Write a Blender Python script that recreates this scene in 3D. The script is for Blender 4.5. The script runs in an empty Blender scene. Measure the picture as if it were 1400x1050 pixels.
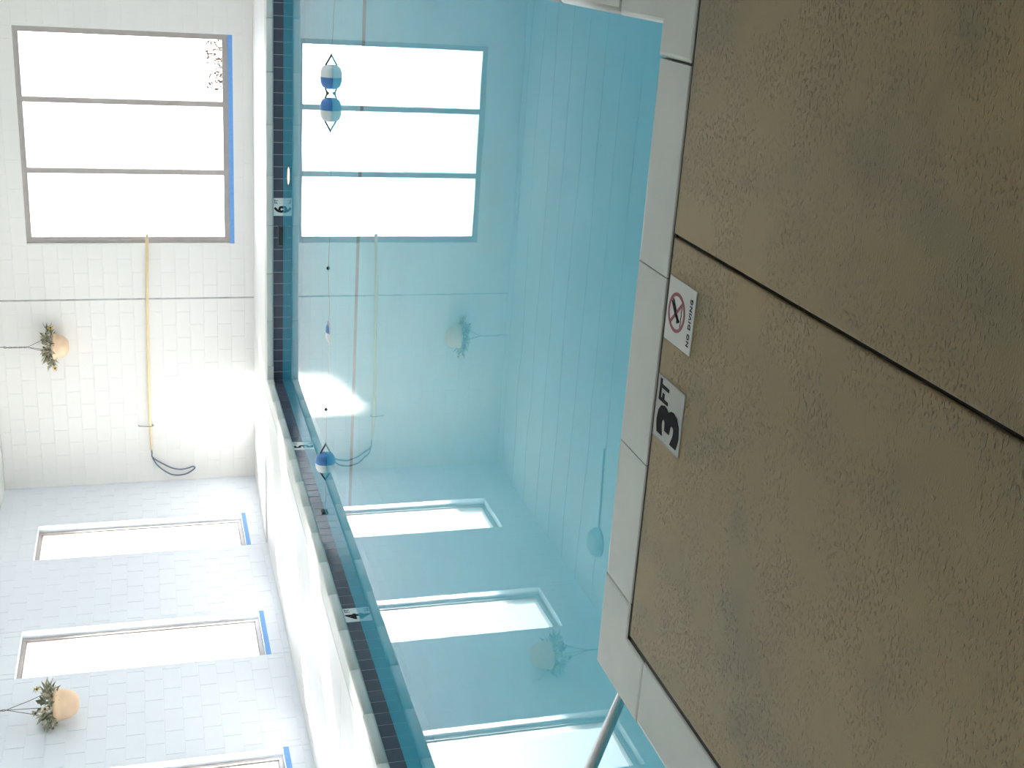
import bpy, bmesh, math, random
from mathutils import Vector, Matrix
random.seed(7)
S = bpy.context.scene
COL = S.collection
R = math.radians

# ------------------------------------------------------------------ camera (phone held sideways: rolled a quarter turn)
cam = bpy.data.cameras.new('camera'); cam.sensor_width = 36.0; cam.lens = 1667.21 / 1400 * 36
cam.clip_start = 0.05; cam.clip_end = 300
camo = bpy.data.objects.new('camera', cam); COL.objects.link(camo)
Rt = Vector((0.93862363, 0.3431334, -0.03528682))
Up = Vector((-0.06546962, 0.27765271, 0.95844807))
Fw = Vector((-0.33867303, 0.89731179, -0.28307621))
M = Matrix.Identity(4)
for i in range(3):
    M[i][0] = -Up[i]; M[i][1] = Rt[i]; M[i][2] = -Fw[i]
M[2][3] = 1.6808
camo.matrix_world = M
S.camera = camo

# ------------------------------------------------------------------ sky, sun, exposure
W = bpy.data.worlds.new('sky'); S.world = W; W.use_nodes = True
bg = W.node_tree.nodes['Background']
bg.inputs[0].default_value = (0.89, 0.945, 1.0, 1); bg.inputs[1].default_value = 4.3
sl = bpy.data.lights.new('sun', 'SUN'); sl.energy = 27; sl.color = (1, 0.965, 0.91); sl.angle = R(5.0)
so = bpy.data.objects.new('sun', sl); COL.objects.link(so)
so.rotation_euler = Vector((0.517, 0.662, -0.543)).to_track_quat('-Z', 'Y').to_euler()
so.location = (-14, 6, 9)
S.view_settings.view_transform = 'Standard'; S.view_settings.look = 'None'
S.view_settings.exposure = 0.5; S.view_settings.gamma = 1.0; S.view_settings.use_curve_mapping = False
S.cycles.max_bounces = 14; S.cycles.diffuse_bounces = 6; S.cycles.glossy_bounces = 6
S.cycles.transmission_bounces = 8; S.cycles.transparent_max_bounces = 12
S.cycles.sample_clamp_indirect = 8.0
S.cycles.use_denoising = True

# ------------------------------------------------------------------ measured place (metres, water level z = 0)
YP, YW, XP, XL = 15.547, 18.126, -5.690, -8.2435
ZT, ZD, ZC = 0.118, 0.208, 3.866
KN = (1.6808-ZD)/(1.6808-0.170)     # near-side plan was measured at z = 0.17; same sight lines at the coping height
YN, XN, XR = 3.548*KN, -2.4245*KN, -0.196*KN
CW = 0.247*KN                      # coping width
XE, YB = 3.2, -3.4              # east wall, back wall
YA = -2.2                       # near end of the stair alcove
TS = 0.1524

# ------------------------------------------------------------------ helpers
def mat(name, col, rough=0.6, var=0.0, scale=4.0, bump=0.0, bscale=60.0, metal=0.0, spec=0.5, col2=None, stretch=None, detail=6):
    m = bpy.data.materials.new(name); m.use_nodes = True
    nt = m.node_tree; b = nt.nodes['Principled BSDF']
    b.inputs['Roughness'].default_value = rough; b.inputs['Metallic'].default_value = metal
    b.inputs['Specular IOR Level'].default_value = spec
    b.inputs['Base Color'].default_value = (*col, 1)
    if var or bump:
        tc = nt.nodes.new('ShaderNodeTexCoord'); mp = nt.nodes.new('ShaderNodeMapping')
        nt.links.new(tc.outputs['Object'], mp.inputs['Vector'])
        if stretch: mp.inputs['Scale'].default_value = stretch
    if var:
        n = nt.nodes.new('ShaderNodeTexNoise'); n.inputs['Scale'].default_value = scale; n.inputs['Detail'].default_value = detail
        nt.links.new(mp.outputs[0], n.inputs['Vector'])
        r = nt.nodes.new('ShaderNodeMix'); r.data_type = 'RGBA'
        c2 = col2 or tuple(c * (1 - var) for c in col)
        r.inputs[6].default_value = (*col, 1); r.inputs[7].default_value = (*c2, 1)
        mr = nt.nodes.new('ShaderNodeMapRange'); mr.inputs[1].default_value = 0.35; mr.inputs[2].default_value = 0.65
        nt.links.new(n.outputs[0], mr.inputs[0]); nt.links.new(mr.outputs[0], r.inputs[0])
        nt.links.new(r.outputs[2], b.inputs['Base Color'])
    if bump:
        n2 = nt.nodes.new('ShaderNodeTexNoise'); n2.inputs['Scale'].default_value = bscale; n2.inputs['Detail'].default_value = 5
        nt.links.new(mp.outputs[0], n2.inputs['Vector'])
        bp = nt.nodes.new('ShaderNodeBump'); bp.inputs['Strength'].default_value = bump; bp.inputs['Distance'].default_value = 0.01
        nt.links.new(n2.outputs[0], bp.inputs['Height']); nt.links.new(bp.outputs[0], b.inputs['Normal'])
    return m

def glassy(name, tint, ior=1.45):
    m = bpy.data.materials.new(name); m.use_nodes = True; nt = m.node_tree
    for n in list(nt.nodes):
        if n.type == 'BSDF_PRINCIPLED': nt.nodes.remove(n)
    o = nt.nodes['Material Output']
    t = nt.nodes.new('ShaderNodeBsdfTransparent'); t.inputs[0].default_value = (*tint, 1)
    g = nt.nodes.new('ShaderNodeBsdfGlossy'); g.inputs['Roughness'].default_value = 0.02
    lw = nt.nodes.new('ShaderNodeLayerWeight'); lw.inputs[0].default_value = 0.5
    pw_ = nt.nodes.new('ShaderNodeMath'); pw_.operation = 'POWER'; pw_.inputs[1].default_value = 5.0
    nt.links.new(lw.outputs['Facing'], pw_.inputs[0])
    f = nt.nodes.new('ShaderNodeMath'); f.operation = 'MULTIPLY_ADD'; f.inputs[1].default_value = 0.96; f.inputs[2].default_value = 0.04
    nt.links.new(pw_.outputs[0], f.inputs[0])
    mx = nt.nodes.new('ShaderNodeMixShader')
    nt.links.new(f.outputs[0], mx.inputs[0]); nt.links.new(t.outputs[0], mx.inputs[1]); nt.links.new(g.outputs[0], mx.inputs[2])
    nt.links.new(mx.outputs[0], o.inputs[0])
    return m

def water_mat():
    m = bpy.data.materials.new('pool water'); m.use_nodes = True; nt = m.node_tree
    for n in list(nt.nodes):
        if n.type == 'BSDF_PRINCIPLED': nt.nodes.remove(n)
    g = nt.nodes.new('ShaderNodeBsdfGlass'); g.inputs['Roughness'].default_value = 0.0; g.inputs['IOR'].default_value = 1.333
    g.inputs['Color'].default_value = (0.97, 1.0, 1.0, 1)
    tc = nt.nodes.new('ShaderNodeTexCoord'); n = nt.nodes.new('ShaderNodeTexNoise')
    n.inputs['Scale'].default_value = 0.9; n.inputs['Detail'].default_value = 2
    bp = nt.nodes.new('ShaderNodeBump'); bp.inputs['Strength'].default_value = 0.05; bp.inputs['Distance'].default_value = 0.02
    nt.links.new(tc.outputs['Object'], n.inputs['Vector']); nt.links.new(n.outputs[0], bp.inputs['Height'])
    nt.links.new(bp.outputs[0], g.inputs['Normal'])
    nt.links.new(g.outputs[0], nt.nodes['Material Output'].inputs[0])
    return m

def emit(name, col, s):
    m = bpy.data.materials.new(name); m.use_nodes = True
    b = m.node_tree.nodes['Principled BSDF']; b.inputs['Base Color'].default_value = (*col, 1)
    b.inputs['Emission Color'].default_value = (*col, 1); b.inputs['Emission Strength'].default_value = s
    return m

def concrete_mat():
    m = bpy.data.materials.new('brown sealed concrete'); m.use_nodes = True; nt = m.node_tree; b = nt.nodes['Principled BSDF']
    tc = nt.nodes.new('ShaderNodeTexCoord')
    def noise(sc, det, vec=None, rough=0.5):
        n = nt.nodes.new('ShaderNodeTexNoise'); n.inputs['Scale'].default_value = sc; n.inputs['Detail'].default_value = det
        n.inputs['Roughness'].default_value = rough
        nt.links.new(vec or tc.outputs['Object'], n.inputs['Vector']); return n.outputs[0]
    def rng(v, a, c):
        r = nt.nodes.new('ShaderNodeMapRange'); r.inputs[1].default_value = a; r.inputs[2].default_value = c
        nt.links.new(v, r.inputs[0]); return r.outputs[0]
    def mix(f, A, B):
        r = nt.nodes.new('ShaderNodeMix'); r.data_type = 'RGBA'
        nt.links.new(f, r.inputs[0])
        for k, c in ((6, A), (7, B)):
            if isinstance(c, tuple): r.inputs[k].default_value = (*c, 1)
            else: nt.links.new(c, r.inputs[k])
        return r.outputs[2]
    c = mix(rng(noise(1.6, 4), 0.35, 0.68), (0.350, 0.250, 0.104), (0.268, 0.204, 0.092))
    c = mix(rng(noise(3.1, 3), 0.55, 0.78), c, (0.21, 0.172, 0.084))
    c = mix(rng(noise(30, 6, rough=0.7), 0.66, 0.86), c, (0.115, 0.088, 0.05))
    nt.links.new(c, b.inputs['Base Color'])
    mp = nt.nodes.new('ShaderNodeMapping'); mp.inputs['Scale'].default_value = (0.7, 1.5, 1)
    nt.links.new(tc.outputs['Object'], mp.inputs['Vector'])
    # patches of rough trowel marks over a smoother ground
    patch = rng(noise(5.0, 2), 0.36, 0.60)
    fine = noise(105, 2, mp.outputs[0], 0.45); fine2 = noise(230, 2, mp.outputs[0])
    lump = rng(fine, 0.55, 0.75)
    mu = nt.nodes.new('ShaderNodeMath'); mu.operation = 'MULTIPLY'; nt.links.new(lump, mu.inputs[0]); nt.links.new(patch, mu.inputs[1])
    ad = nt.nodes.new('ShaderNodeMath'); ad.operation = 'MULTIPLY_ADD'; ad.inputs[1].default_value = 0.12
    nt.links.new(fine2, ad.inputs[0]); nt.links.new(mu.outputs[0], ad.inputs[2])
    bp = nt.nodes.new('ShaderNodeBump'); bp.inputs['Strength'].default_value = 1.0; bp.inputs['Distance'].default_value = 0.011
    nt.links.new(ad.outputs[0], bp.inputs['Height']); nt.links.new(bp.outputs[0], b.inputs['Normal'])
    b.inputs['Roughness'].default_value = 0.5; b.inputs['Specular IOR Level'].default_value = 0.4
    return m

MT = dict(
    concrete=concrete_mat(),
    deck=mat('deck concrete whitened by glare', (0.82, 0.815, 0.80), 0.5, 0.05, 2.0),  # blown-out daylight on the far and left decks, put into the colour
    joint=mat('dark joint sealant', (0.035, 0.028, 0.02), 0.8, 0.3, 20),
    coping=mat('grey precast coping', (0.62, 0.64, 0.60), 0.5, 0.06, 5.0, 0.08, 90),
    paint=mat('white painted block', (0.83, 0.82, 0.80), 0.45, 0.03, 1.5, 0.06, 120),
    tan=mat('tan wall dimming bounce', (0.42, 0.36, 0.27), 0.6, 0.06, 1.5),  # colour of unseen walls, chosen to dim and warm the light on the deck
    skytint=mat('painted block tinted by skylight', (0.73, 0.78, 0.85), 0.45, 0.03, 1.5, 0.06, 120),  # bluish skylight on the left wall, mixed into its paint colour
    caulk=mat('grey caulk', (0.50, 0.51, 0.51), 0.7, 0.4, 6),
    ceil=mat('white ceiling board', (0.80, 0.80, 0.78), 0.6, 0.05, 1.2),
    gap=mat('dark ceiling gap', (0.07, 0.07, 0.07), 0.9, 0.4, 8),
    pool=mat('blue pool paint', (0.19, 0.76, 0.91), 0.6, 0.05, 1.5),
    stripe=mat('dark stripe tile', (0.09, 0.20, 0.24), 0.5, 0.2, 10),
    tile=mat('navy glazed tile', (0.085, 0.085, 0.115), 0.12, 0.25, 3, 0.02, 30),
    grout=mat('pale grout', (0.55, 0.57, 0.6), 0.8, 0.15, 30),
    frame=mat('grey-brown aluminium', (0.46, 0.42, 0.40), 0.5, 0.08, 10),
    tape=mat('blue tape', (0.17, 0.40, 0.82), 0.6, 0.12, 25),
    pane=glassy('window glass', (0.98, 0.98, 0.98)),
    water=water_mat(),
    sign=mat('white glazed sign tile', (0.66, 0.66, 0.62), 0.35, 0.06, 8),
    signgrey=mat('worn grey sign tile', (0.44, 0.44, 0.41), 0.4, 0.1, 8),
    black=mat('black print', (0.02, 0.02, 0.022), 0.85, 0.1, 30, spec=0.15),
    red=mat('red print', (0.30, 0.035, 0.05), 0.5, 0.1, 30),
    marker=mat('white marker tile', (0.80, 0.82, 0.80), 0.25, 0.05, 8),
    fblue=mat('blue float plastic', (0.08, 0.24, 0.56), 0.35, 0.12, 8),
    fwhite=mat('white float plastic', (0.80, 0.82, 0.80), 0.35, 0.06, 8),
    rope=mat('dark wet rope', (0.10, 0.08, 0.07), 0.8, 0.4, 90),
    bead=mat('brown rope knot', (0.22, 0.15, 0.10), 0.7, 0.3, 60),
    iron=mat('dark iron', (0.03, 0.03, 0.035), 0.5, 0.2, 20, metal=0.5),
    pole=mat('cream fibreglass pole', (0.86, 0.70, 0.42), 0.45, 0.06, 12),
    tube=mat('grey blue tube', (0.16, 0.19, 0.26), 0.4, 0.1, 20, metal=0.3),
    steel=mat('stainless steel', (0.60, 0.58, 0.55), 0.36, 0.06, 20, metal=0.75),
    pot=mat('peach terracotta plastic', (0.86, 0.62, 0.42), 0.6, 0.08, 6),
    leaf=mat('grey green leaf', (0.24, 0.27, 0.18), 0.6, 0.4, 14),
    leafb=mat('dry olive leaf', (0.55, 0.51, 0.38), 0.7, 0.4, 14),
    petal=mat('yellow petal', (0.86, 0.68, 0.24), 0.6, 0.15, 30),
    cream=mat('cream petal', (0.85, 0.80, 0.62), 0.6, 0.1, 30),
    wire=mat('thin dark wire', (0.16, 0.15, 0.15), 0.5, 0.2, 30, metal=0.4),
    fixture=mat('grey fixture plastic', (0.42, 0.44, 0.45), 0.5, 0.08, 10),
    lamp=emit('warm pool lamp', (1.0, 0.80, 0.52), 2.6),
    ground=mat('sunlit paving outside', (0.70, 0.68, 0.64), 0.8, 0.12, 0.8),
    roof=mat('roof fascia', (0.5, 0.48, 0.45), 0.8, 0.1, 3),
    bark=mat('dry brown twigs', (0.16, 0.10, 0.07), 0.8, 0.4, 20),
    skimframe=mat('dull grey plastic', (0.16, 0.16, 0.18), 0.5, 0.1, 20),
    skim=mat('charcoal skimmer flap', (0.03, 0.03, 0.035), 0.4, 0.2, 20),
)

def link(name, me, m=None, parent=None, loc=None, rot=None):
    if isinstance(me, bmesh.types.BMesh):
        bm = me; me = bpy.data.meshes.new(name); bm.to_mesh(me); bm.free()
    o = bpy.data.objects.new(name, me); COL.objects.link(o)
    if m is not None and me is not None and not me.materials: me.materials.append(MT[m] if isinstance(m, str) else m)
    if parent: o.parent = parent
    if loc: o.location = loc
    if rot: o.rotation_euler = rot
    return o
def tag(o, label=None, cat=None, group=None, kind=None):
    if label: o['label'] = label
    if cat: o['category'] = cat
    if group: o['group'] = group
    if kind: o['kind'] = kind
    return o
def thing(name, label, cat, loc=(0, 0, 0), group=None, kind=None):
    o = bpy.data.objects.new(name, None); COL.objects.link(o); o.location = loc; o.empty_display_size = 0.1
    return tag(o, label, cat, group, kind)
def box(bm, x0, x1, y0, y1, z0, z1):
    v = [bm.verts.new(p) for p in ((x0,y0,z0),(x1,y0,z0),(x1,y1,z0),(x0,y1,z0),(x0,y0,z1),(x1,y0,z1),(x1,y1,z1),(x0,y1,z1))]
    for f in ((3,2,1,0),(4,5,6,7),(0,1,5,4),(1,2,6,5),(2,3,7,6),(3,0,4,7)): bm.faces.new([v[i] for i in f])
def boxes(*bs, bevel=0.0):
    bm = bmesh.new()
    for b in bs: box(bm, *b)
    if bevel: bmesh.ops.bevel(bm, geom=bm.edges[:], offset=bevel, segments=2, affect='EDGES', profile=0.5)
    return bm
def prism(pts, z0, z1, bevel=0.0):
    bm = bmesh.new()
    lo = [bm.verts.new((x, y, z0)) for x, y in pts]; hi = [bm.verts.new((x, y, z1)) for x, y in pts]
    n = len(pts); bm.faces.new(hi); bm.faces.new(lo[::-1])
    for i in range(n): bm.faces.new((lo[i], lo[(i+1) % n], hi[(i+1) % n], hi[i]))
    bmesh.ops.recalc_face_normals(bm, faces=bm.faces[:])
    if bevel:
        e = [e for e in bm.edges if all(v.co.z > z1 - 1e-6 for v in e.verts)]
        bmesh.ops.bevel(bm, geom=e, offset=bevel, segments=3, affect='EDGES', profile=0.5)
    return bm
def tube(bm, pts, r, n=8, closed=False):
    pts = [Vector(p) for p in pts]; rings = []; N = len(pts); up = None
    for i, p in enumerate(pts):
        a = pts[(i-1) % N] if (closed or i > 0) else p
        b = pts[(i+1) % N] if (closed or i < N-1) else p
        t = (b - a).normalized()
        if up is None:
            up = Vector((0,0,1)) if abs(t.z) < 0.9 else Vector((1,0,0))
        s = t.cross(up).normalized(); up = s.cross(t).normalized()
        rr = r[i] if isinstance(r, (list, tuple)) else r
        rings.append([bm.verts.new(p + rr * (math.cos(k*2*math.pi/n) * s + math.sin(k*2*math.pi/n) * up)) for k in range(n)])
    for i in range(N if closed else N-1):
        A, B = rings[i], rings[(i+1) % N]
        for k in range(n): bm.faces.new((A[k], A[(k+1) % n], B[(k+1) % n], B[k]))
    if not closed: bm.faces.new(rings[0]); bm.faces.new(rings[-1][::-1])
    bmesh.ops.recalc_face_normals(bm, faces=bm.faces[:])
    for f in bm.faces: f.smooth = len(f.verts) == 4
def lathe(prof, n=24, smooth=True):
    bm = bmesh.new(); rings = []
    for r, z in prof:
        rings.append([bm.verts.new((r*math.cos(k*2*math.pi/n), r*math.sin(k*2*math.pi/n), z)) for k in range(n)] if r > 1e-5 else [bm.verts.new((0,0,z))])
    for A, B in zip(rings, rings[1:]):
        for k in range(n):
            a = [A[k % len(A)], A[(k+1) % len(A)], B[(k+1) % len(B)], B[k % len(B)]]
            u = []
            for v in a:
                if v not in u: u.append(v)
            if len(u) > 2: bm.faces.new(u)
    bmesh.ops.recalc_face_normals(bm, faces=bm.faces[:])
    for f in bm.faces: f.smooth = smooth
    return bm
def smooth_path(pts, k=6):
    P = [Vector(p) for p in pts]; out = []
    for i in range(len(P)-1):
        a, b, c, d = P[max(i-1,0)], P[i], P[i+1], P[min(i+2,len(P)-1)]
        for j in range(k):
            t = j/k
            out.append(0.5*((2*b)+(c-a)*t+(2*a-5*b+4*c-d)*t*t+(3*b-a-3*c+d)*t**3))
    out.append(P[-1]); return out
def lettering(name, s, size, m, parent, mw, bold=0.0, thick=0.0012, space=1.0):
    cu = bpy.data.curves.new(name, 'FONT'); cu.body = s; cu.size = size; cu.extrude = thick; cu.offset = bold
    cu.space_character = space; cu.align_x = 'CENTER'; cu.align_y = 'CENTER'; cu.resolution_u = 3
    t = bpy.data.objects.new(name + '_tmp', cu); COL.objects.link(t)
    bpy.context.view_layer.update()
    me = bpy.data.meshes.new_from_object(t.evaluated_get(bpy.context.evaluated_depsgraph_get()))
    bpy.data.objects.remove(t); bpy.data.curves.remove(cu)
    me.name = name
    xs = [v.co.x for v in me.vertices]; ys = [v.co.y for v in me.vertices]
    cx, cy = (min(xs)+max(xs))/2, (min(ys)+max(ys))/2
    for v in me.vertices: v.co.x -= cx; v.co.y -= cy
    me.materials.clear(); me.materials.append(MT[m])
    o = bpy.data.objects.new(name, me); COL.objects.link(o); o.parent = parent
    o.matrix_local = mw
    return o
def basis(loc, ex, ey, sx=1.0, sy=1.0):
    ex = Vector(ex); ey = Vector(ey); ez = ex.cross(ey); m = Matrix.Identity(4)
    for i in range(3): m[i][0] = ex[i]*sx; m[i][1] = ey[i]*sy; m[i][2] = ez[i]; m[i][3] = loc[i]
    return m

# ================================================================== THE SETTING
# ------------------------------------------------------------------ outside
tag(link('ground', boxes((-60, XL-0.25, -40, 60, -0.35, -0.05), (XL-0.25, 60, YW+0.27, 60, -0.35, -0.05), (XE+0.25, 60, -40, YW+0.27, -0.35, -0.05)), 'ground'), kind='structure')
tag(link('roof', boxes((XL-1.0, XE+0.8, YB-0.8, YW+0.9, ZC+0.08, ZC+0.3), (XL-1.0, XL-0.9, YB-0.8, YW+0.9, ZC-0.16, ZC+0.08)), 'roof'), kind='structure')

# ------------------------------------------------------------------ decks
floor = thing('floor', None, None, kind='structure')
g = 0.006
YO, XO = YN - CW, XN + CW       # outer edges of the near coping
GX = -0.785*KN                     # control joint
def slab(x0, x1, y0, y1, m, z=ZD, bev=0.006):
    return link('deck_slab', prism([(x0,y0),(x1,y0),(x1,y1),(x0,y1)], z-0.12, z, bev), m, floor)
g2 = 0.017
slab(XO+g2, GX-g, YB, YO-g2, 'concrete')
slab(GX+g, XR+CW-g, YB, YO-g2, 'concrete', ZD+0.002)
slab(XR+CW+g, XE, YB, 1.9, 'concrete', ZD+0.002)
slab(XR+CW+g, XE, 1.9+2*g, 8.0, 'concrete')
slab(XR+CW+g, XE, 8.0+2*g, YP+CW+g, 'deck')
def fall(x0, x1, y0, y1, zf):      # glare-whitened slab that falls away from the pool
    bm = prism([(x0,y0),(x1,y0),(x1,y1),(x0,y1)], 0.03, 0.2)
    for v in bm.verts:
        if v.co.z > 0.1: v.co.z = zf(v.co.x, v.co.y)
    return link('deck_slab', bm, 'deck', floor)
zl = lambda x, y: ZD - 0.004 if x > XL+1 else 0.182
zfar = lambda x, y: ZD - 0.004 if y < YW-1 else 0.150
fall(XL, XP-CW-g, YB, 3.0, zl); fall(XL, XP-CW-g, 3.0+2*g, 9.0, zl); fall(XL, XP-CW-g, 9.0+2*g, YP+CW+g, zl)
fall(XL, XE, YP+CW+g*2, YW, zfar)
slab(XP-CW-g, XO+g, YB, YA-CW-g, 'concrete')
link('joint_sealant', boxes(
    (XO-0.02, XR+CW+0.02, YO-0.02, YO+0.01, ZD-0.05, ZD-0.005), (XO-0.01, XO+0.02, YB, YO, ZD-0.05, ZD-0.005),
    (GX-0.02, GX+0.02, YB, YO, ZD-0.05, ZD-0.011), (XR+CW-0.01, XR+CW+0.02, YB, YP+CW, ZD-0.05, ZD-0.009)), 'joint', floor)

# ------------------------------------------------------------------ walls with openings
def wall(name, axis, plane, out, a0, a1, openings, zlo, zhi, thick, m):
    """axis 'x': wall runs along x at y=plane; 'y': runs along y at x=plane. out = +1/-1 direction of the outside."""
    bm = bmesh.new()
    def b(u0, u1, z0, z1):
        p0, p1 = sorted((plane + out*0.0005, plane + out*thick))
        if axis == 'x': box(bm, u0, u1, p0, p1, z0, z1)
        else: box(bm, p0, p1, u0, u1, z0, z1)
    cur = a0
    for (u0, u1, z0, z1) in sorted(openings):
        b(cur, u0, zlo, zhi); b(u0, u1, zlo, z0); b(u0, u1, z1, zhi); cur = u1
    b(cur, a1, zlo, zhi)
    return tag(link(name, bm, m), kind='structure')
BL, BH, JW, BT = 0.4064, 0.2018, 0.006, 0.009
_cache = {}
def block_mesh(w, h, m):
    k = (round(w, 3), round(h, 3), m)
    if k not in _cache:
        bm = bmesh.new(); e = 0.0025
        A = [bm.verts.new(p) for p in ((-w/2,0,-h/2),(w/2,0,-h/2),(w/2,0,h/2),(-w/2,0,h/2))]
        B = [bm.verts.new(p) for p in ((-w/2+e,-BT,-h/2+e),(w/2-e,-BT,-h/2+e),(w/2-e,-BT,h/2-e),(-w/2+e,-BT,h/2-e))]
        bm.faces.new(B)
        for i in range(4): bm.faces.new((A[i], A[(i+1) % 4], B[(i+1) % 4], B[i]))
        bmesh.ops.recalc_face_normals(bm, faces=bm.faces[:])
        if bm.faces[0].normal.y > 0: bmesh.ops.reverse_faces(bm, faces=bm.faces[:])
        me = bpy.data.meshes.new('block'); bm.to_mesh(me); bm.free(); me.materials.append(MT[m]); _cache[k] = me
    return _cache[k]
def blocks(parent, axis, plane, inward, a0, a1, zlo, zhi, z_ref, openings, splits, m, rest=None):
    """running-bond blocks; rest = (lo, hi): stretch whose blocks are joined into one part"""
    joined = bmesh.new()
    k = math.floor((zlo - z_ref)/BH)
    while z_ref + k*BH < zhi - 0.02:
        z0, z1 = max(zlo, z_ref + k*BH), min(zhi, z_ref + (k+1)*BH)
        off = (k % 2) * BL/2
        cuts = [a0, a1] + list(splits)
        i = math.floor((a0-off)/BL)
        while off + i*BL < a1:
            if off + i*BL > a0: cuts.append(off + i*BL)
            i += 1
        for (u0, u1, oz0, oz1) in openings: cuts += [u0, u1]
        cuts = sorted(c for c in cuts if a0 - 1e-6 <= c <= a1 + 1e-6)
        for c0, c1 in zip(cuts, cuts[1:]):
            if c1 - c0 < 0.03: continue
            spans = [(z0, z1)]
            for (u0, u1, oz0, oz1) in openings:
                if c0 < u1 - 1e-6 and c1 > u0 + 1e-6:
                    new = []
                    for s0, s1 in spans:
                        if oz0 > s0: new.append((s0, min(s1, oz0)))
                        if oz1 < s1: new.append((max(s0, oz1), s1))
                    spans = new
            for s0, s1 in spans:
                if s1 - s0 < 0.025: continue
                w, h = c1-c0-JW, s1-s0-JW
                cu, cz = (c0+c1)/2, (s0+s1)/2
                if axis == 'x': loc, rz = (cu, plane + 0.006*1, cz), 0.0
                else: loc, rz = (plane - 0.006, cu, cz), math.pi/2
                if axis == 'x' and inward > 0: rz = math.pi
                if rest and rest[0] <= cu <= rest[1]:
                    me = block_mesh(w, h, m); T = Matrix.Translation(loc) @ Matrix.Rotation(rz, 4, 'Z')
                    vs = [joined.verts.new(T @ v.co) for v in me.vertices]
                    for p in me.polygons: joined.faces.new([vs[q] for q in p.vertices])
                else:
                    link('block', block_mesh(w, h, m), None, parent, loc, (0, 0, rz))
        k += 1
    if len(joined.verts):
        tag(link('block_field', joined, m, parent), kind='stuff')
    else: joined.free()

FW = (-4.4456, -1.4549, 0.4877, 3.3133)
LZ0, LZ1 = 0.47, 3.302
LW = [(15.7687 - 2.862*i, 16.795 - 2.862*i, LZ0, LZ1) for i in range(7)]
RW_ADDED = [(7.4, 10.2, 0.5, 3.3), (12.4, 15.2, 0.5, 3.3)]  # unseen windows, added to brighten the pool, ceiling and near deck
zlo, zhi = 0.0, ZC + 0.06
wf = wall('wall_far', 'x', YW, 1, XL-0.25, XE+0.25, [FW], zlo, zhi, 0.25, 'paint')
wl = wall('wall_left', 'y', XL, -1, YB-0.25, YW+0.004, LW, zlo, zhi, 0.25, 'skytint')
wr = wall('wall_right', 'y', XE, 1, YB-0.25, YW+0.004, RW_ADDED, zlo, zhi, 0.25, 'tan')
wb = wall('wall_back', 'x', YB, -1, XL-0.25, XE+0.25, [], zlo, zhi, 0.25, 'tan')
CRX = -5.282
blocks(wf, 'x', YW, -1, XL, XE, 0.12, ZC, 0.4877, [FW], [CRX-0.009, CRX+0.009], 'paint', rest=(0.3, 9))
blocks(wl, 'y', XL, 1, YB, YW, 0.12, ZC, LZ0, LW, [], 'skytint', rest=(-9, 10.0))
link('control_joint', boxes((CRX-0.010, CRX+0.010, YW-0.0022, YW+0.003, 0.13, ZC)), 'caulk', wf)

# ------------------------------------------------------------------ ceiling boards
ce = tag(link('ceiling', boxes((XL-0.25, XE+0.25, YB-0.25, YW+0.25, ZC+0.012, ZC+0.08)), 'gap'), kind='structure')
me = None
y = 16.59 + 2*0.635
k = 0
ys = []
while y > YB + 0.1: ys.append(y); y -= 0.635
edges = [YW] + ys + [YB]
for a, b in zip(edges, edges[1:]):
    link('ceiling_board', boxes((XL, XE, b+0.010, a-0.010, ZC, ZC+0.012)), 'ceil', ce)

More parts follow.
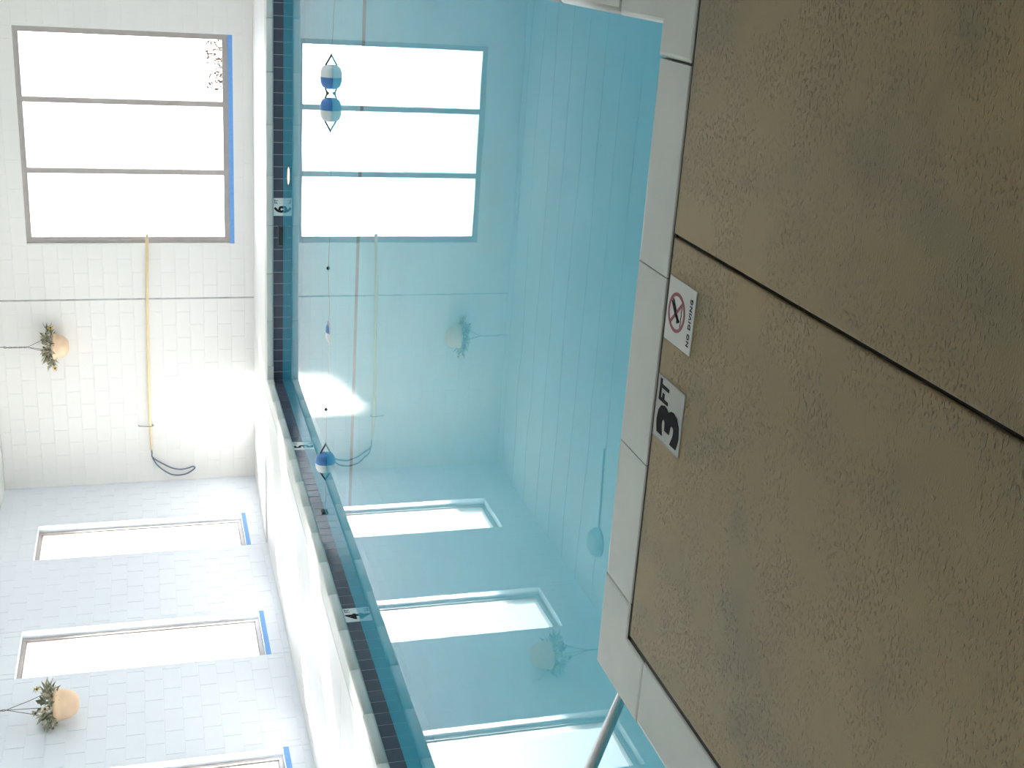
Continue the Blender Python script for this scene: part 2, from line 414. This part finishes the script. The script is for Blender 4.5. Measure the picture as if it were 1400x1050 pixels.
# ------------------------------------------------------------------ windows
def window(name, axis, plane, out, o, mull, depth, fw=0.06, fd=0.07):
    u0, u1, z0, z1 = o
    w = tag(bpy.data.objects.new(name, None), kind='structure'); COL.objects.link(w)
    def bx(ua, ub, pa, pb, za, zb):
        p0, p1 = sorted((plane + out*pa, plane + out*pb))
        return (ua, ub, p0, p1, za, zb) if axis == 'x' else (p0, p1, ua, ub, za, zb)
    link('frame', boxes(bx(u0, u0+fw, depth, depth+fd, z0, z1), bx(u1-fw, u1, depth, depth+fd, z0, z1),
                        bx(u0+fw, u1-fw, depth, depth+fd, z0, z0+fw), bx(u0+fw, u1-fw, depth, depth+fd, z1-fw*0.8, z1)), 'frame', w)
    link('sash_bead', boxes(bx(u0+fw, u0+fw+0.018, depth+0.02, depth+fd-0.005, z0+fw, z1-fw*0.8), bx(u1-fw-0.018, u1-fw, depth+0.02, depth+fd-0.005, z0+fw, z1-fw*0.8),
                            bx(u0+fw+0.018, u1-fw-0.018, depth+0.02, depth+fd-0.005, z0+fw, z0+fw+0.018), bx(u0+fw+0.018, u1-fw-0.018, depth+0.02, depth+fd-0.005, z1-fw*0.8-0.018, z1-fw*0.8)), 'frame', w)
    for c in mull: link('mullion', boxes(bx(c-0.036, c+0.036, depth, depth+fd, z0+fw, z1-fw*0.8)), 'frame', w)
    cs = [u0+fw] + list(mull) + [u1-fw]
    for i, (a, b) in enumerate(zip(cs, cs[1:])):
        a2 = a + (0.036 if i else 0.018); b2 = b - (0.036 if i < len(cs)-2 else 0.018)
        link('pane', boxes(bx(a2, b2, depth+0.04, depth+0.046, z0+fw+0.018, z1-fw*0.8-0.018)), 'pane', w)
    link('sill_tape', boxes(bx(u0, u1, -0.0042, -0.0072, z0-0.058, z0+0.006)), 'tape', w)
    # daylight guide in the opening (samples the sky, gives no light of its own)
    L = bpy.data.lights.new('window_portal', 'AREA'); L.shape = 'RECTANGLE'; L.size = u1-u0; L.size_y = z1-z0
    L.cycles.is_portal = True
    lo = bpy.data.objects.new('window_portal', L); COL.objects.link(lo); lo.parent = w
    pp = plane + out*0.2
    lo.location = ((u0+u1)/2, pp, (z0+z1)/2) if axis == 'x' else (pp, (u0+u1)/2, (z0+z1)/2)
    d = Vector((0, -out, 0)) if axis == 'x' else Vector((-out, 0, 0))
    lo.rotation_euler = d.to_track_quat('-Z', 'Z').to_euler()
    return w
window('window_1', 'x', YW, 1, FW, (-2.43, -3.408), 0.05)
for i, o in enumerate(LW): window('window_%d' % (i+2), 'y', XL, -1, o, (), 0.10, 0.05, 0.09)

for i, o in enumerate(RW_ADDED): window('window_%d' % (i+9), 'y', XE, 1, o, ((o[0]+o[1])/2,), 0.10, 0.05, 0.09)  # added openings out of view, for extra daylight

# ------------------------------------------------------------------ pool basin
def fz(y):
    if y < 4.0: return -0.95
    if y < YP+0.06: return -0.95 + (y-4.0)*(-1.55+0.95)/(11.46-4.0) if y < 11.46 else -1.55 - (y-11.46)*0.08
    return -1.55 - (YP-11.46)*0.08
bm = bmesh.new()
# floor strips
def quad(*p): bm.faces.new([bm.verts.new(q) for q in p])
def strip(x0, x1, ys):
    for a, b in zip(ys, ys[1:]): quad((x0,a,fz(a)),(x1,a,fz(a)),(x1,b,fz(b)),(x0,b,fz(b)))
yl = [YN-0.02, 4.0, 6.0, 8.0, 10.0, 11.46, 13.0, YP+0.05]
strip(XP-0.05, XR+0.05, yl); strip(XP-0.05, XN+0.05, [YA-0.05, 0.0, YN-0.02])
def pwall(x0, y0, x1, y1):
    n = 6
    for i in range(n):
        t, s = i/n, (i+1)/n
        a = (x0+(x1-x0)*t, y0+(y1-y0)*t); b = (x0+(x1-x0)*s, y0+(y1-y0)*s)
        quad((*a, -2.0), (*b, -2.0), (*b, ZT+0.01), (*a, ZT+0.01))
e = 0.006
pwall(XP-e, YA-0.05, XP-e, YP+0.05); pwall(XP-0.05, YP+e, XR+0.05, YP+e); pwall(XR+0.02, YP, XR+0.02, YN-0.02); pwall(XR, YN-0.02, XN+0.02, YN-0.02); pwall(XN+0.02, YN-0.02, XN+0.02, YA); pwall(XN, YA-0.02, XP, YA-0.02)
bmesh.ops.recalc_face_normals(bm, faces=bm.faces[:])
basin = tag(link('pool_basin', bm, 'pool'), 'light blue painted basin of the indoor pool', 'pool', kind='structure')
link('floor_stripe', boxes((XP, XR, 11.36, 11.56, -1.558, -1.546)), 'stripe', basin)
# stair treads in the alcove beyond the near left corner
for i in range(3): pass
link('grout_band', boxes((XP-0.006, XP-0.002, YA, YP, -0.036, ZT), (XP, XR+0.02, YP+0.002, YP+0.0065, -0.036, ZT), (XR+0.016, XR+0.0205, YN, YP, -0.036, ZT)), 'grout', basin)
def tile_mesh(w):
    bm = bmesh.new(); h = TS; t = 0.006; c = 0.0015; j = 0.004
    A = [bm.verts.new(p) for p in ((-w/2+j/2,0,0.001),(w/2-j/2,0,0.001),(w/2-j/2,0,h-0.001),(-w/2+j/2,0,h-0.001))]
    B = [bm.verts.new((v.co.x*(1-2*c/w), -t, v.co.z*0.985+0.001)) for v in A]
    bm.faces.new(B)
    for i in range(4): bm.faces.new((A[i], A[(i+1) % 4], B[(i+1) % 4], B[i]))
    bmesh.ops.recalc_face_normals(bm, faces=bm.faces[:])
    if bm.faces[0].normal.y > 0: bmesh.ops.reverse_faces(bm, faces=bm.faces[:])
    me = bpy.data.meshes.new('waterline_tile'); bm.to_mesh(me); bm.free(); me.materials.append(MT['tile']); return me
TM = tile_mesh(TS); zt0 = ZT - TS
gaps = {'far': [(-3.455, -3.228), (-3.847, -3.588)], 'left': [(13.165, 13.40), (9.30, 9.53)]}
def row(side):
    if side == 'far':
        x = XP + TS*0.78 - TS          # tile phase read at the corner
        while x < XR:
            a, b = max(x, XP), min(x+TS, XR)
            segs = [(a, b)]
            for g0, g1 in gaps['far'][:1]:
                segs = [q for s0, s1 in segs for q in ((s0, min(s1, g0)), (max(s0, g1), s1)) if q[1]-q[0] > 0.012]
            for a, b in segs:
                m_ = TM if abs(b-a-TS) < 1e-4 else tile_mesh(b-a)
                link('waterline_tile', m_, None, basin, ((a+b)/2, YP+0.006, zt0))
            x += TS
    elif side == 'left':
        y = YP
        while y > YA:
            a, b = max(y-TS, YA), y
            segs = [(a, b)]
            for g0, g1 in gaps['left']:
                segs = [q for s0, s1 in segs for q in ((s0, min(s1, g0)), (max(s0, g1), s1)) if q[1]-q[0] > 0.012]
            for a, b in segs:
                m_ = TM if abs(b-a-TS) < 1e-4 else tile_mesh(b-a)
                link('waterline_tile', m_, None, basin, (XP-0.006, (a+b)/2, zt0), (0, 0, math.pi/2))
            y -= TS
    else:
        y = YP
        while y > YN:
            link('waterline_tile', TM, None, basin, (XR+0.020, y-TS/2, zt0), (0, 0, -math.pi/2)); y -= TS
for s in ('far', 'left', 'right'): row(s)

# ------------------------------------------------------------------ coping stones
cop = thing('pool_coping', 'grey rounded coping stones edging the indoor pool', 'coping', kind='structure')
def cstone(L):
    """straight stone: length along x, lip at y=0, outer edge at y=+CW, bullnose lip"""
    bm = bmesh.new(); rr = 0.024; pr = []
    for i in range(7):
        a = -math.pi/2 + math.pi*0.5*i/6
        pr.append((rr - rr*math.cos(a), ZT + rr + rr*math.sin(a)))
    r2 = 0.024
    for i in range(1, 7):
        a = math.pi*0.5*i/6
        pr.append((r2 - r2*math.cos(a), ZD - r2 + r2*math.sin(a)))
    pr += [(CW-0.006, ZD), (CW-0.002, ZD-0.002), (CW, ZD-0.006), (CW, ZT-0.04), (0.03, ZT-0.04), (0.03, ZT)]
    A = [bm.verts.new((-L/2+0.002, s, z)) for s, z in pr]; B = [bm.verts.new((L/2-0.002, s, z)) for s, z in pr]
    n = len(pr)
    for i in range(n):
        f = bm.faces.new((A[i], A[(i+1) % n], B[(i+1) % n], B[i])); f.smooth = i < 12
    bm.faces.new(A[::-1]); bm.faces.new(B)
    bmesh.ops.recalc_face_normals(bm, faces=bm.faces[:])
    me = bpy.data.meshes.new('coping_stone'); bm.to_mesh(me); bm.free(); me.materials.append(MT['coping']); return me
_cs = {}
def stone(L, loc, rz):
    k = round(L, 3)
    if k not in _cs: _cs[k] = cstone(k)
    link('coping_stone', _cs[k], None, cop, loc, (0, 0, rz))
def run(a, b, axis, lip, rz, joints=None):
    js = joints or [a + (b-a)*i/max(1, round(abs(b-a)/0.6194)) for i in range(max(1, round(abs(b-a)/0.6194))+1)]
    for p, q in zip(js, js[1:]):
        m_ = (p+q)/2
        stone(abs(q-p), (m_, lip, 0) if axis == 'x' else (lip, m_, 0), rz)
LIP = 0.02
# near edge: outer side towards -y  (rotate pi)
run(0, 0, 'x', YN, math.pi, [q*KN for q in (-2.05, -1.544, -0.923, -0.293)])
run(YA+0.4, 3.15, 'y', XN, -math.pi/2, [q*KN for q in (3.15, 2.53, 1.91, 1.29, 0.67, 0.05, -0.57, -1.19, -1.81)])
run(YN+0.35, YP-0.2, 'y', XR, -math.pi/2)
run(XP+0.2, XR-0.2, 'x', YP-LIP, 0)
run(YA+0.2, YP-0.2, 'y', XP+LIP, math.pi/2)
def corner(pts): link('coping_stone', prism(pts, ZT, ZD, 0.016), 'coping', cop)
corner([(-2.052*KN, YN), (XN, YN), (XN, 3.152*KN), (XO, 3.152*KN), (XO, YO), (-2.052*KN, YO)])
corner([(-0.291*KN, YN), (-0.291*KN, YO), (XR+CW, YO), (XR+CW, YN+0.348), (XR, YN+0.348), (XR, YN)])
corner([(XR-0.2, YP-LIP), (XR, YP-LIP), (XR, YP-0.2), (XR+CW, YP-0.2), (XR+CW, YP-LIP+CW), (XR-0.2, YP-LIP+CW)])
corner([(XP+0.2, YP-LIP), (XP+0.2, YP-LIP+CW), (XP+LIP-CW, YP-LIP+CW), (XP+LIP-CW, YP-0.2), (XP+LIP, YP-0.2), (XP+LIP, YP-LIP)])
corner([(XP+LIP, YA+0.2), (XP+LIP-CW, YA+0.2), (XP+LIP-CW, YA-CW), (XO, YA-CW), (XO, -1.812*KN), (XN, -1.812*KN), (XN, YA), (XP+LIP, YA)])

# ------------------------------------------------------------------ water
bm = bmesh.new()
P = [(XP-0.004, YA), (XN+0.018, YA), (XN+0.018, YN-0.02), (XR+0.018, YN-0.02), (XR+0.018, YP+0.004), (XP-0.004, YP+0.004)]
vs = [bm.verts.new((x, y, 0)) for x, y in P]; f = bm.faces.new(vs); f.normal_update()
if f.normal.z < 0: f.normal_flip()
tag(link('pool_water', bm, 'water'), 'still turquoise pool water mirroring the bright windows', 'water', kind='stuff')

# ================================================================== THINGS
# ------------------------------------------------------------------ near deck signs
nd = thing('no_diving_sign', 'white square no diving tile with red crossed circle set in deck', 'sign', (-1.0005*KN, 3.177*KN, ZD)); nd.scale = (KN, KN, 1)
link('tile', prism([(-0.0985, -0.096), (0.0985, -0.096), (0.0985, 0.096), (-0.0985, 0.096)], -0.01, 0.003, 0.0012), 'sign', nd)
def arc_ring(r0, r1, n=40, z0=0.0029, z1=0.0038):
    bm = bmesh.new(); V = [[bm.verts.new((r*math.cos(i*2*math.pi/n), r*math.sin(i*2*math.pi/n), z)) for i in range(n)] for r, z in ((r0, z0), (r1, z0), (r1, z1), (r0, z1))]
    for k in range(4):
        for i in range(n): bm.faces.new((V[k][i], V[k][(i+1) % n], V[(k+1) % 4][(i+1) % n], V[(k+1) % 4][i]))
    bmesh.ops.recalc_face_normals(bm, faces=bm.faces[:]); return bm
cy0 = 0.024
rg = link('red_ring', arc_ring(0.050, 0.0605), 'red', nd, (0, cy0, 0))
bm = boxes((-0.054, 0.054, -0.0048, 0.0048, 0.0029, 0.0041)); bmesh.ops.rotate(bm, verts=bm.verts[:], matrix=Matrix.Rotation(R(-45), 3, 'Z'))
link('red_slash', bm, 'red', nd, (0, cy0, 0))
def flat(polys, z0=0.0029, z1=0.0036):
    bm = bmesh.new()
    for pts in polys:
        lo = [bm.verts.new((x, y, z0)) for x, y in pts]; hi = [bm.verts.new((x, y, z1)) for x, y in pts]
        n = len(pts); bm.faces.new(hi); bm.faces.new(lo)
        for i in range(n): bm.faces.new((lo[i], lo[(i+1) % n], hi[(i+1) % n], hi[i]))
    bmesh.ops.recalc_face_normals(bm, faces=bm.faces[:]); return bm
def seg(x0, y0, x1, y1, w0, w1):
    d = Vector((x1-x0, y1-y0)).normalized(); n = Vector((-d.y, d.x))
    return [(x0+n.x*w0, y0+n.y*w0), (x1+n.x*w1, y1+n.y*w1), (x1-n.x*w1, y1-n.y*w1), (x0-n.x*w0, y0-n.y*w0)]
diver = [seg(-0.028, 0.038, 0.004, 0.006, 0.003, 0.0055), seg(-0.036, 0.030, -0.002, 0.004, 0.0025, 0.005),
         seg(0.000, 0.010, 0.016, -0.012, 0.007, 0.006), seg(0.014, -0.008, 0.030, -0.010, 0.003, 0.002), seg(0.012, -0.010, 0.022, -0.026, 0.003, 0.002),
         [(0.0215+0.0062*math.cos(a*math.pi/5), -0.0165+0.0062*math.sin(a*math.pi/5)) for a in range(10)]]
wav = [[(-0.040+0.01*i, -0.030+0.003*(i % 2)) for i in range(9)] + [(0.040-0.01*i, -0.034+0.003*(i % 2)) for i in range(9)]]
diver = [[(-x, y) for x, y in q] for q in diver]
link('diver_pictogram', flat(diver, 0.0029, 0.0043), 'black', nd, (0, cy0, 0))
link('wave_lines', flat(wav), 'black', nd, (0, cy0-0.004, 0))
lettering('lettering', 'NO DIVING', 0.0235, 'black', nd, basis((-0.004, -0.072, 0.003), (1,0,0), (0,1,0), 1.02, 1.0), 0.0003, space=1.2)

dm = thing('depth_marker', 'grey-white square tile reading 3 FT set in brown deck', 'depth marker', (-1.3195*KN, 3.1765*KN, ZD), group='pool depth markers'); dm.scale = (KN, KN, 1)
link('tile', prism([(-0.102, -0.1005), (0.102, -0.1005), (0.102, 0.1005), (-0.102, 0.1005)], -0.01, 0.002, 0.001), 'signgrey', dm)
link('border', flat([[(-0.101,-0.0995),(0.101,-0.0995),(0.101,-0.0945),(-0.101,-0.0945)], [(-0.101,0.0945),(0.101,0.0945),(0.101,0.0995),(-0.101,0.0995)],
                     [(-0.101,-0.0945),(-0.0965,-0.0945),(-0.0965,0.0945),(-0.101,0.0945)], [(0.0965,-0.0945),(0.101,-0.0945),(0.101,0.0945),(0.0965,0.0945)]], 0.0015, 0.0024), 'caulk', dm)
lettering('numeral', '3', 0.20, 'black', dm, basis((-0.032, -0.004, 0.002), (1,0,0), (0,1,0), 1.15, 1.06), 0.0095)
lettering('lettering', 'FT', 0.092, 'black', dm, basis((0.058, 0.048, 0.002), (1,0,0), (0,1,0), 0.72, 1.0), 0.0032)

# ------------------------------------------------------------------ waterline depth markers
def wmarker(num, loc, ex, label):
    w, h = 0.227, 0.1524
    d = thing('depth_marker', label, 'depth marker', loc, group='pool depth markers')
    ex = Vector(ex); ez = Vector((0,0,1)); nrm = ex.cross(ez)
    bm = bmesh.new(); box(bm, -w/2, w/2, -h/2, h/2, -0.006, 0.0008)
    o = link('tile', bm, 'marker', d); o.matrix_local = basis((0,0,0), ex, ez)
    off = nrm*0.001
    lettering('numeral', num, 0.185, 'black', d, basis(off - ex*0.030 + ez*0.0, ex, ez, 1.0, 1.0), 0.006)
    lettering('lettering', 'FT', 0.062, 'black', d, basis(off + ex*0.072 + ez*0.042, ex, ez, 0.85, 1.0), 0.001)
zc = zt0 + TS/2
wmarker('6', (-3.3415, YP, zc), (1,0,0), 'white waterline tile reading 6 FT on the far pool edge')
wmarker('5', (XP, 13.2825, zc), (0,1,0), 'white waterline tile reading 5 FT beside the left blue and white float')
wmarker('4', (XP, 9.415, zc), (0,1,0), 'white waterline tile reading 4 FT, nearest camera along the left pool side')

# ------------------------------------------------------------------ skimmer slot
sk = thing('skimmer', 'dark skimmer slot in navy tiles beside the 6 FT marker', 'skimmer', (-3.7175, YP, 0))
link('flap', boxes((-0.125, 0.125, -0.006, -0.001, -0.03, 0.055), bevel=0.002), 'skim', sk)
link('frame', boxes((-0.137, -0.125, -0.008, 0.0, -0.04, 0.064), (0.125, 0.131, -0.008, 0.0, -0.04, 0.064), (-0.125, 0.125, -0.008, 0.0, 0.055, 0.062)), 'skimframe', sk)

# ------------------------------------------------------------------ underwater lamp
pl = thing('pool_light', 'glowing underwater lamp in the far pool wall', 'pool light', (-2.938, YP+0.004, -0.56))
bm = lathe([(0.0, -0.02), (0.06, -0.019), (0.10, -0.012), (0.112, 0.0)], 28); o = link('lens', bm, 'lamp', pl, rot=(-math.pi/2, 0, 0))
bm = lathe([(0.112, 0.0), (0.112, 0.02), (0.135, 0.018), (0.14, 0.0)], 28); link('trim_ring', bm, 'steel', pl, rot=(math.pi/2, 0, 0))

# ------------------------------------------------------------------ safety rope with floats
YR = 11.50
rp = thing('safety_rope', 'dark rope with blue and white floats strung across the pool', 'rope', (-3.0, YR, 0))
def rx(x): return x + 3.0
floats = [(-1.2565, -1, 0.012), (-1.5550, 1, 0.012), (-5.125, 1, 0.014), (-3.72, 1, -0.070)]   # x, blue/white order, height
pts = [(XR+0.02, YR, 0.02), (-0.6, YR, -0.12), (-1.0, YR, -0.03), (-1.07, YR, 0.005), (-1.149, YR, 0.05), (-1.256, YR, 0.05), (-1.364, YR, 0.05), (-1.405, YR, 0.035), (-1.447, YR, 0.05),
       (-1.555, YR, 0.05), (-1.662, YR, 0.05), (-1.74, YR, 0.005), (-1.85, YR, -0.04), (-2.4, YR, -0.12), (-3.0, YR, -0.02), (-3.07, YR, 0.002), (-3.14, YR, -0.02), (-3.5, YR, -0.12), (-3.7, YR, -0.05),
       (-4.2, YR, -0.12), (-4.47, YR, -0.02), (-4.542, YR, 0.002), (-4.61, YR, -0.02), (-4.85, YR, -0.03), (-4.93, YR, 0.005), (-5.015, YR, 0.05), (-5.125, YR, 0.05), (-5.235, YR, 0.05), (-5.31, YR, 0.005), (-5.5, YR, -0.10), (XP+0.03, YR, -0.02)]
bm = bmesh.new(); tube(bm, [(rx(x), 0, z) for x, y, z in pts], 0.0085, 6); link('rope', bm, 'rope', rp)
L, rr = 0.1075, 0.088
def prof(a, b, n=9):
    out = []
    for i in range(n+1):
        t = a + (b-a)*i/n
        out.append((0.028 + (rr-0.028)*math.sqrt(max(0, 1-abs(t)**2.6)), t*L))
    return out
pw = prof(-1, 0); pw = [(0.0, -L)] + pw
pb = prof(0, 1) + [(0.0, L)]
for (x, s, z) in floats:
    fl = link('float', lathe(pw, 20), 'fwhite', rp, (rx(x), 0, z + 0.0), (0, s*math.pi/2, 0))
    if s > 0: fl['label'] = 'oval float, blue towards the window side'
    link('blue_half', lathe(pb, 20), 'fblue', fl)
    if 'label' in fl: del fl['label']
for x in (-1.405, -3.07, -4.542):
    link('knot', lathe([(0, -0.017), (0.012, -0.012), (0.017, 0), (0.012, 0.012), (0, 0.017)], 10), 'bead' if x > -2 else 'iron', rp, (rx(x), 0, 0.032 if x > -2 else 0.002))
bm = bmesh.new(); box(bm, -0.012, 0.0, -0.05, 0.05, -0.02, 0.034); bmesh.ops.bevel(bm, geom=bm.edges[:], offset=0.004, segments=2, affect='EDGES')
tube(bm, [(0.0, 0, 0.008), (0.03, 0, 0.03), (0.055, 0, 0.008), (0.03, 0, -0.012)], 0.007, 6, True)
link('wall_anchor', bm, 'iron', rp, (rx(XP+0.012), 0, 0.0))

# ------------------------------------------------------------------ rescue pole on far wall
rpz = thing('rescue_pole', 'long cream rescue pole with looped grey hook hung on far wall', 'pole', (-6.0, 18.05, 1.7))
YQ = YW - 0.055
bm = bmesh.new(); tube(bm, [(x+6.0, YQ-18.05, z-1.7) for x, z in [(-4.293,1.673),(-5.165,1.701),(-5.957,1.718),(-6.774,1.730),(-7.252,1.730),(-7.69,1.718)]], [0.021,0.021,0.021,0.020,0.017,0.017], 10)
link('pole', bm, 'pole', rpz)
hook = [(-7.66,1.720),(-7.74,1.716),(-7.818,1.706),(-7.924,1.568),(-8.007,1.428),(-8.040,1.297),(-8.022,1.175),(-8.001,1.108),(-8.028,1.080),(-8.075,1.132),(-8.120,1.210),(-8.138,1.321),(-8.119,1.431),(-8.050,1.539),(-7.945,1.645),(-7.825,1.708)]
bm = bmesh.new(); tube(bm, [(p.x+6.0, YQ-18.05, p.y-1.7) for p in smooth_path([(x, z, 0) for x, z in hook], 4)], 0.011, 6)
link('hook_loop', bm, 'tube', rpz)
for X in (-7.285, -4.75):
    bm = bmesh.new(); tube(bm, [(X+6, YW-0.014-18.05, 0.20), (X+6, YQ-18.05, 0.19), (X+6, YQ-0.03-18.05, 0.05), (X+6, YQ-0.028-18.05, 0.0), (X+6, YQ-18.05, -0.022), (X+6, YW-0.014-18.05, 0.0)], 0.006, 6)
    if X < -5: link('bracket', bm, 'wire', rpz)
    else: bm.free()

# ------------------------------------------------------------------ hanging planters
def leaf(bm, p, d, L, w, roll):
    d = Vector(d).normalized(); s = d.cross(Vector((0,0,1)))
    if s.length < 1e-3: s = Vector((1,0,0))
    s = (Matrix.Rotation(roll, 3, d) @ s.normalized()); n = s.cross(d)
    p = Vector(p)
    V = [bm.verts.new(q) for q in (p, p+d*L*0.45+s*w+n*w*0.3, p+d*L+n*(-0.12*L), p+d*L*0.45-s*w+n*w*0.3, p+d*L*0.5-n*0.1*w)]
    bm.faces.new((V[0], V[1], V[4])); bm.faces.new((V[1], V[2], V[4])); bm.faces.new((V[2], V[3], V[4])); bm.faces.new((V[3], V[0], V[4]))
def planter(loc, label, seed, rim, ph, flowers, spread, tilt, hook_z, ring_z):
    rnd = random.Random(seed)
    t = thing('hanging_planter', label, 'planter', loc, group='hanging flower planters')
    bm = lathe([(0.0, 0.0), (rim*0.36, 0.004), (rim*0.62, 0.03), (rim*0.84, ph*0.36), (rim*0.95, ph*0.66), (rim*0.97, ph*0.84), (rim*1.03, ph*0.86), (rim*1.03, ph), (rim*0.94, ph), (rim*0.9, ph*0.86), (0.0, ph*0.84)], 28)
    link('pot', bm, 'pot', t)
    for name, m_, nb in (('foliage', 'leaf', 95), ('dry_foliage', 'leafb', 110)):
        bm = bmesh.new()
        for i in range(nb):
            a = rnd.uniform(0, 2*math.pi); rr_ = rim*spread*math.sqrt(rnd.random())
            el = rnd.uniform(-0.4, 1.0)
            p = (rr_*0.8*math.cos(a), rr_*0.55*math.sin(a) if abs(loc[0]+8) > .5 else rr_*0.8*math.sin(a), ph*0.95 + rnd.uniform(-0.02, 0.13)*(1.25-rr_/(rim*spread)*0.7))
            leaf(bm, p, (math.cos(a)*0.8, math.sin(a)*0.5, el), rnd.uniform(0.06, 0.14), rnd.uniform(0.014, 0.03), rnd.uniform(-0.8, 0.8))
        tag(link(name, bm, m_, t), kind='stuff')
    for k, (fx, fy, fzv, m_) in enumerate(flowers):
        bm = bmesh.new()
        for i in range(7):
            a = i*2*math.pi/7; leaf(bm, (0,0,0), (math.cos(a), -0.5, math.sin(a)), 0.055, 0.017, 0.2)
        fl = link('flower', bm, m_, t, (fx, fy, fzv), (rnd.uniform(-.4,.4), 0, rnd.uniform(-.3,.8)))
        link('flower_centre', lathe([(0,-0.012),(0.013,-0.006),(0.015,0.004),(0,0.012)], 8), 'bark', fl, (0, -0.012, 0))
    for i in range(3):
        a = i*2*math.pi/3 + tilt
        bm = bmesh.new(); tube(bm, [(rim*math.cos(a), rim*math.sin(a), ph*0.98), (rim*0.45*math.cos(a), rim*0.45*math.sin(a), (ph+ring_z)*0.5), (0, 0, ring_z)], 0.0035, 5); link('hanger_wire', bm, 'wire', t)
    z = ring_z; k = 0
    bm = bmesh.new()
    while z < hook_z:
        pts = [(0.008*math.cos(q*math.pi/4)*(k % 2 == 0), 0.008*math.cos(q*math.pi/4)*(k % 2), z + 0.022 + 0.022*math.sin(q*math.pi/4)) for q in range(8)]
        tube(bm, pts, 0.004, 5, True); z += 0.034; k += 1
    link('chain', bm, 'wire', t)
    bm = bmesh.new(); tube(bm, [(0, 0, hook_z-0.01), (0.015, 0, hook_z+0.01), (0.01, 0, hook_z+0.035), (0, 0, ZC-loc[2]+0.002)], 0.005, 6)
    link('ceiling_hook', bm, 'wire', t)
    return t
planter((-5.915, 17.90, 2.815), 'peach hanging planter with yellow flowers before the far wall', 3, 0.185, 0.225,
        [(0.30, -0.06, 0.235, 'petal'), (-0.30, -0.08, 0.20, 'petal'), (0.06, -0.15, 0.25, 'cream'), (0.22, -0.08, 0.30, 'cream')], 1.75, 0.5, 0.86, 0.57)
planter((-8.02, 11.97, 2.555), 'tan hanging planter beside the window near left wall', 11, 0.175, 0.26,
        [(0.10, 0.20, 0.44, 'petal'), (0.15, 0.02, 0.31, 'cream'), (0.1, -0.19, 0.33, 'cream'), (0.15, 0.12, 0.32, 'cream'), (0.08, -0.22, 0.42, 'leafb')], 1.55, 0.2, 1.12, 0.74)

# ------------------------------------------------------------------ stair handrail by the near left corner
hr = thing('handrail', 'bare steel stair handrail rising from water behind coping', 'handrail', (-2.55*KN, 3.3*KN, 1.6808*(1-KN))); hr.scale = (KN, KN, KN)
dy, dz = -0.347, 0.237
def rl(t): return (0, 3.469-3.3 + dy*t, 0.092 + dz*t)
pts = [(0, 1.12, -0.9), (0, 1.10, -0.60), rl(-2.5), rl(-1.0), rl(0), rl(1), rl(2), rl(3), rl(3.4), (0, -1.18, 0.92), (0, -1.32, 0.86), (0, -1.36, 0.6), (0, -1.36, -0.9)]
bm = bmesh.new(); tube(bm, smooth_path(pts, 4), 0.0205, 16); link('rail', bm, 'steel', hr)
for yy in (1.12, -1.36): link('anchor_flange', lathe([(0.0205, 0.03), (0.045, 0.02), (0.052, 0.0)], 20), 'steel', hr, (0, yy, -0.949))

# ------------------------------------------------------------------ ceiling fixture (seen mirrored in the water)
cf = thing('ceiling_light', 'round grey ceiling light with conduit mirrored in the water', 'ceiling light', (-7.31, 13.36, ZC))
link('base', lathe([(0.0, 0.0), (0.19, 0.0), (0.20, -0.03), (0.195, -0.045), (0.0, -0.045)], 32), 'fixture', cf)
link('diffuser', lathe([(0.185, -0.045), (0.17, -0.085), (0.11, -0.115), (0.0, -0.125)], 32), 'fixture', cf)
bm = bmesh.new(); tube(bm, [(0.19, 0.03, -0.02), (0.5, 0.05, -0.016), (1.3, 0.08, -0.016)], 0.014, 8); link('conduit', bm, 'fixture', cf)

# ------------------------------------------------------------------ dry shrub outside the far window
sh = thing('shrub', 'dry brown shrub outside the right pane of far window', 'shrub', (-1.9, YW+1.6, -0.05))
bm = bmesh.new(); rnd = random.Random(5)
for i in range(110):
    x0 = rnd.uniform(-0.45, 0.45); a = rnd.uniform(-0.5, 0.5); h = rnd.uniform(0.3, 0.62)
    tube(bm, [(x0, rnd.uniform(-.1, .1), 0), (x0+a*0.15, rnd.uniform(-.12, .12), h*0.6), (x0+a*0.35, rnd.uniform(-.15, .15), h)], [0.012, 0.008, 0.003], 4)
link('twigs', bm, 'bark', sh)['kind'] = 'stuff'
bm = bmesh.new()
for i in range(300):
    leaf(bm, (rnd.uniform(-.5, .5), rnd.uniform(-.15, .15), rnd.uniform(.2, .6)), (rnd.uniform(-1, 1), rnd.uniform(-1, 1), rnd.uniform(-.2, 1)), 0.07, 0.018, rnd.uniform(-1, 1))
tag(link('dry_leaves', bm, 'bark', sh), kind='stuff')
sh.scale = (1, 1, 1.22)
